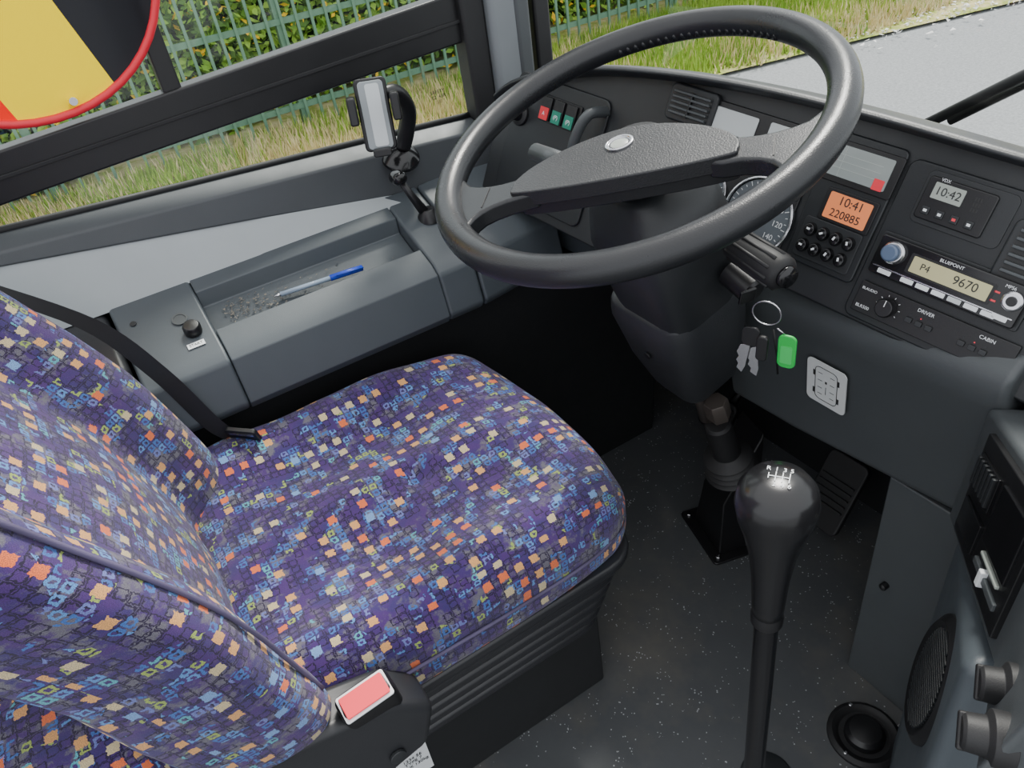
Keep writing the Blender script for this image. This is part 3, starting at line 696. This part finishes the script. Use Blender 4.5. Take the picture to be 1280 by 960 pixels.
# floor switch
fs=group("floor_switch"); T=Matrix.Translation((-.341,.706,0))
lathe("ring",[(.058,0),(.058,.006),(.051,.011),(.045,.008),(.040,.003)],M_rubber,T,fs)
lathe("button",[(.032,.0),(.031,.014),(.025,.021),(.010,.024),(.001,.0245)],M_black,T,fs)
for i in range(3):
    a=i*2.09+.6; lathe("rivet",[(.0035,.008),(.0035,.011),(.002,.0115)],M_chrome,T@Matrix.Translation((.051*math.cos(a),.051*math.sin(a),0)),fs,10)
fh=group("floor_hatch"); lathe("plate",[(.042,0),(.042,.002),(.038,.003)],M_panel,Matrix.Translation((-.385,.53,0)),fh); lathe("bolt",[(.008,.003),(.008,.008)],M_chrome,Matrix.Translation((-.375,.545,0)),fh,6)
# pedals
for i,x_ in enumerate((-.66,-.98)):
    pd=group("foot_pedal" if i==0 else "foot_pedal.001")
    PF=frame((x_,1.0,.13),(1,0,0),(0,.5,.85))
    prism("pad",rrect(0,0,.09,.16 if i==0 else .08,.015),0,.014,M_rubber,PF,pd,.004)
    for k in range(5): box("rib",(0,-.028+.014*k,.016),(.075,.004,.005),M_rubber,PF,pd,.001)
    sweep("arm",[(x_,1.005,.12),(x_,1.06,.16),(x_,1.10,.36)],.010,M_black,pd,8)
    
# ------------------------------------------------------------------ driver seat
ds=group("driver_seat")
def cfn(p,c):
    yy=p.y/.25; xx=p.x/.265
    p=p.copy()
    if yy>0: p.x*=1-.09*max(0,yy)**3
    p.y+=.025*(1-xx*xx)*(max(0,yy)**2)
    if c.z>0:
        p.z+=.018*math.exp(-((abs(xx)-.80)/.18)**2)*(1-max(0,yy)**4)
        p.z-=.018*math.exp(-((abs(xx)-.35)/.25)**2)*math.exp(-((yy+.1)/.6)**2)
        p.z+=.009*math.exp(-(xx/.12)**2)*math.exp(-((yy-.3)/.4)**2)
        p.z-=.018*math.exp(-((p.x-.017)/.022)**2-((p.y-.045)/.022)**2)
        p.z-=.018*max(0,yy-.3)**2
        p.z+=.008*noise.noise((p.x*9,p.y*9,2))
    return p
softbox("seat_cushion",(-.822,.180,.500),(.262,.270,.062),(.055,.055,.042),M_fab,ds,cfn,52)
M_pip=plastic("piping",(.09,.075,.14),.9,.6,900,.6)
sweep("piping",[(-.557,-.02,.512),(-.5565,.10,.508),(-.558,.25,.503),(-.566,.36,.498),(-.590,.425,.492)],.0024,M_pip,ds,8,smooth_n=6)
def yb(z):
    T=[(.5,.0),(.6,-.012),(.75,-.05),(.82,-.082),(.945,-.15),(1.1,-.24),(1.4,-.38)]
    for (a,ya_),(b,yb_) in zip(T,T[1:]):
        if z<=b: 
            t=(z-a)/(b-a); return ya_+(yb_-ya_)*t
    return T[-1][1]
bs=[(-.497,-.095),(-.494,-.05),(-.503,-.015),(-.535,0),(-.575,-.012),(-.607,-.045),(-.64,-.064),(-.72,-.058),(-.78,-.055),(-.85,-.058),(-.91,-.064),(-.938,-.045),(-.972,-.012),(-1.01,0),(-1.043,-.015),(-1.052,-.05),(-1.05,-.095),(-1.03,-.135),(-.9,-.15),(-.65,-.15),(-.515,-.135)]
sm=smoothpts([(x,y,0) for x,y in bs+[bs[0]]],3)
cum=[0]
for a,b in zip(sm,sm[1:]): cum.append(cum[-1]+(b-a).length)
secs=[];uvs=[]
zs=[(.530,.80),(.532,.90),(.545,.97),(.57,1)]+[(.60+.04*i,1) for i in range(18)]+[(1.325,.97),(1.34,.9),(1.345,.8)]
for z,k in zs:
    row=[]
    for i,p in enumerate(sm):
        x=-.773+(p.x+.773)*(1-(1-k)*.35); y_=-.07+(p.y+.07)*k
        near=max(0,min(1,(p.x+.62)/.1)); zl=z+(.035*near*max(0,1-(z-.53)/.14))
        nz=.004*noise.noise((p.x*7,z*7,5))
        row.append((x,y_+yb(z)+nz,zl)); uvs.append((cum[i],z*1.08))
    secs.append(row)
loft("backrest",secs,M_fab,ds,closed=False,smooth=True,uvs=uvs)
for nm,row in(("backrest_bottom",secs[0]),("backrest_top",secs[-1])):
    add(nm,row[:-1],[list(range(len(row)-1))],M_seatpl,ds)
rg=[]
for z in(.60,.66,.72,.78,.84,.90,.96,1.02,1.1): rg.append((-.532,yb(z)+.0025,z+.0))
sweep("backrest_piping",rg,.0026,M_pip,ds,8,smooth_n=4)
softbox("backrest_rear_skirt",(-.775,-.235,.56),(.275,.10,.13),(.05,.05,.05),M_fab,ds,cuts=22)
# pan, bellows, base
prism("seat_pan",rrect(-.825,.19,.500,.47,.05),.42,.445,M_seatpl,parent=ds,bevel=.006)
prism("seat_pan_lip",rrect(-.822,.195,.515,.500,.06),.440,.458,M_seatpl,parent=ds,bevel=.006)
for i in range(5):
    prism("bellows_fold",rrect(-.83,.195,.490-.016*i,.472-.010*i,.05),.392-.032*i,.414-.032*i,M_seatpl,parent=ds,bevel=.009)
    prism("bellows_groove",rrect(-.83,.195,.465-.016*i,.447-.010*i,.045),.382-.032*i,.394-.032*i,M_ink,parent=ds,bevel=0)
box("pedestal",(-.838,.19,.13),(.318,.475,.26),M_dark,parent=ds,bevel=.006)
loft("side_cover",[[(x,y_,z) for y_,z in((-.32,.60),(-.16,.595),(-.02,.565),(.05,.545),(.09,.50),(.07,.44),(-.10,.40),(-.32,.40))] for x in(-.565,-.505)],M_seatpl,ds,bevel=.012)
box("lower_rear_frame",(-.80,-.10,.44),(.46,.16,.08),M_seatpl,parent=ds,bevel=.01)
lathe("cover_bolt",[(.010,0),(.010,.004),(.006,.005)],M_dash,frame((-.504,.03,.46),(0,1,0),(0,0,1)),ds,16)
box("spec_label",(-.6785,.058,.125),(.001,.055,.08),M_white,parent=ds,bevel=0)
LBF=frame((-.6775,.058,.125),(0,1,0),(0,0,1))
text("label_text","1234 56\nTYPE 7\nMAX 130kg",.010,LBF,0,.005,.0006,M_ink,ds)
# buckle
bk=group("seat_belt_buckle")
softbox("body",(0,0,-.035),(.031,.016,.050),(.008,.008,.008),M_black,bk,cuts=10,M=frame((-.515,.025,.570),(0,.97,.1),(-.9,.0,.25)))
BQ=frame((-.513,.025,.570),(0,.97,.1),(-.93,0,.32))
prism("bezel",rrect(0,0,.056,.030,.003),.010,.0135,M_white,BQ,bk,.001)
prism("release_button",rrect(0,0,.050,.024,.002),.0135,.0165,M_red,BQ,bk,.001)
# seat belt
sb=group("seat_belt")
def strap(name,pts,w_,mat,par,wd):
    P=smoothpts(pts,6); W=Vector(wd).normalized()*w_/2; N=Vector((.0015,0,.001))
    loft(name,[[p-W,p+W,p+W+N,p-W+N] for p in P],mat,par,smooth=False)
strap("webbing",[(-1.16,-.19,.90),(-1.10,-.0786,.811),(-1.064,-.026,.720),(-1.050,.009,.615),(-1.045,.03,.580)],.030,plastic("belt_webbing",(.018,.018,.020),.6,.2),sb,(.35,.8,.2))
TF=frame((-1.030,.046,.588),(.55,.65,-.1),(.20,-.30,.85))
prism("latch_plate",rrect(0,-.004,.050,.046,.006),0,.008,M_black,TF,sb,.002)
prism("latch_slot",rrect(0,.010,.040,.006,.002),.008,.0085,M_chrome,TF,sb,.0)
prism("latch_tongue",rrect(0,-.035,.028,.03,.004),.001,.004,M_chrome,TF,sb,.001)
box("anchor",(-1.085,.0,.45),(.03,.12,.06),M_black,parent=sb,bevel=.006)
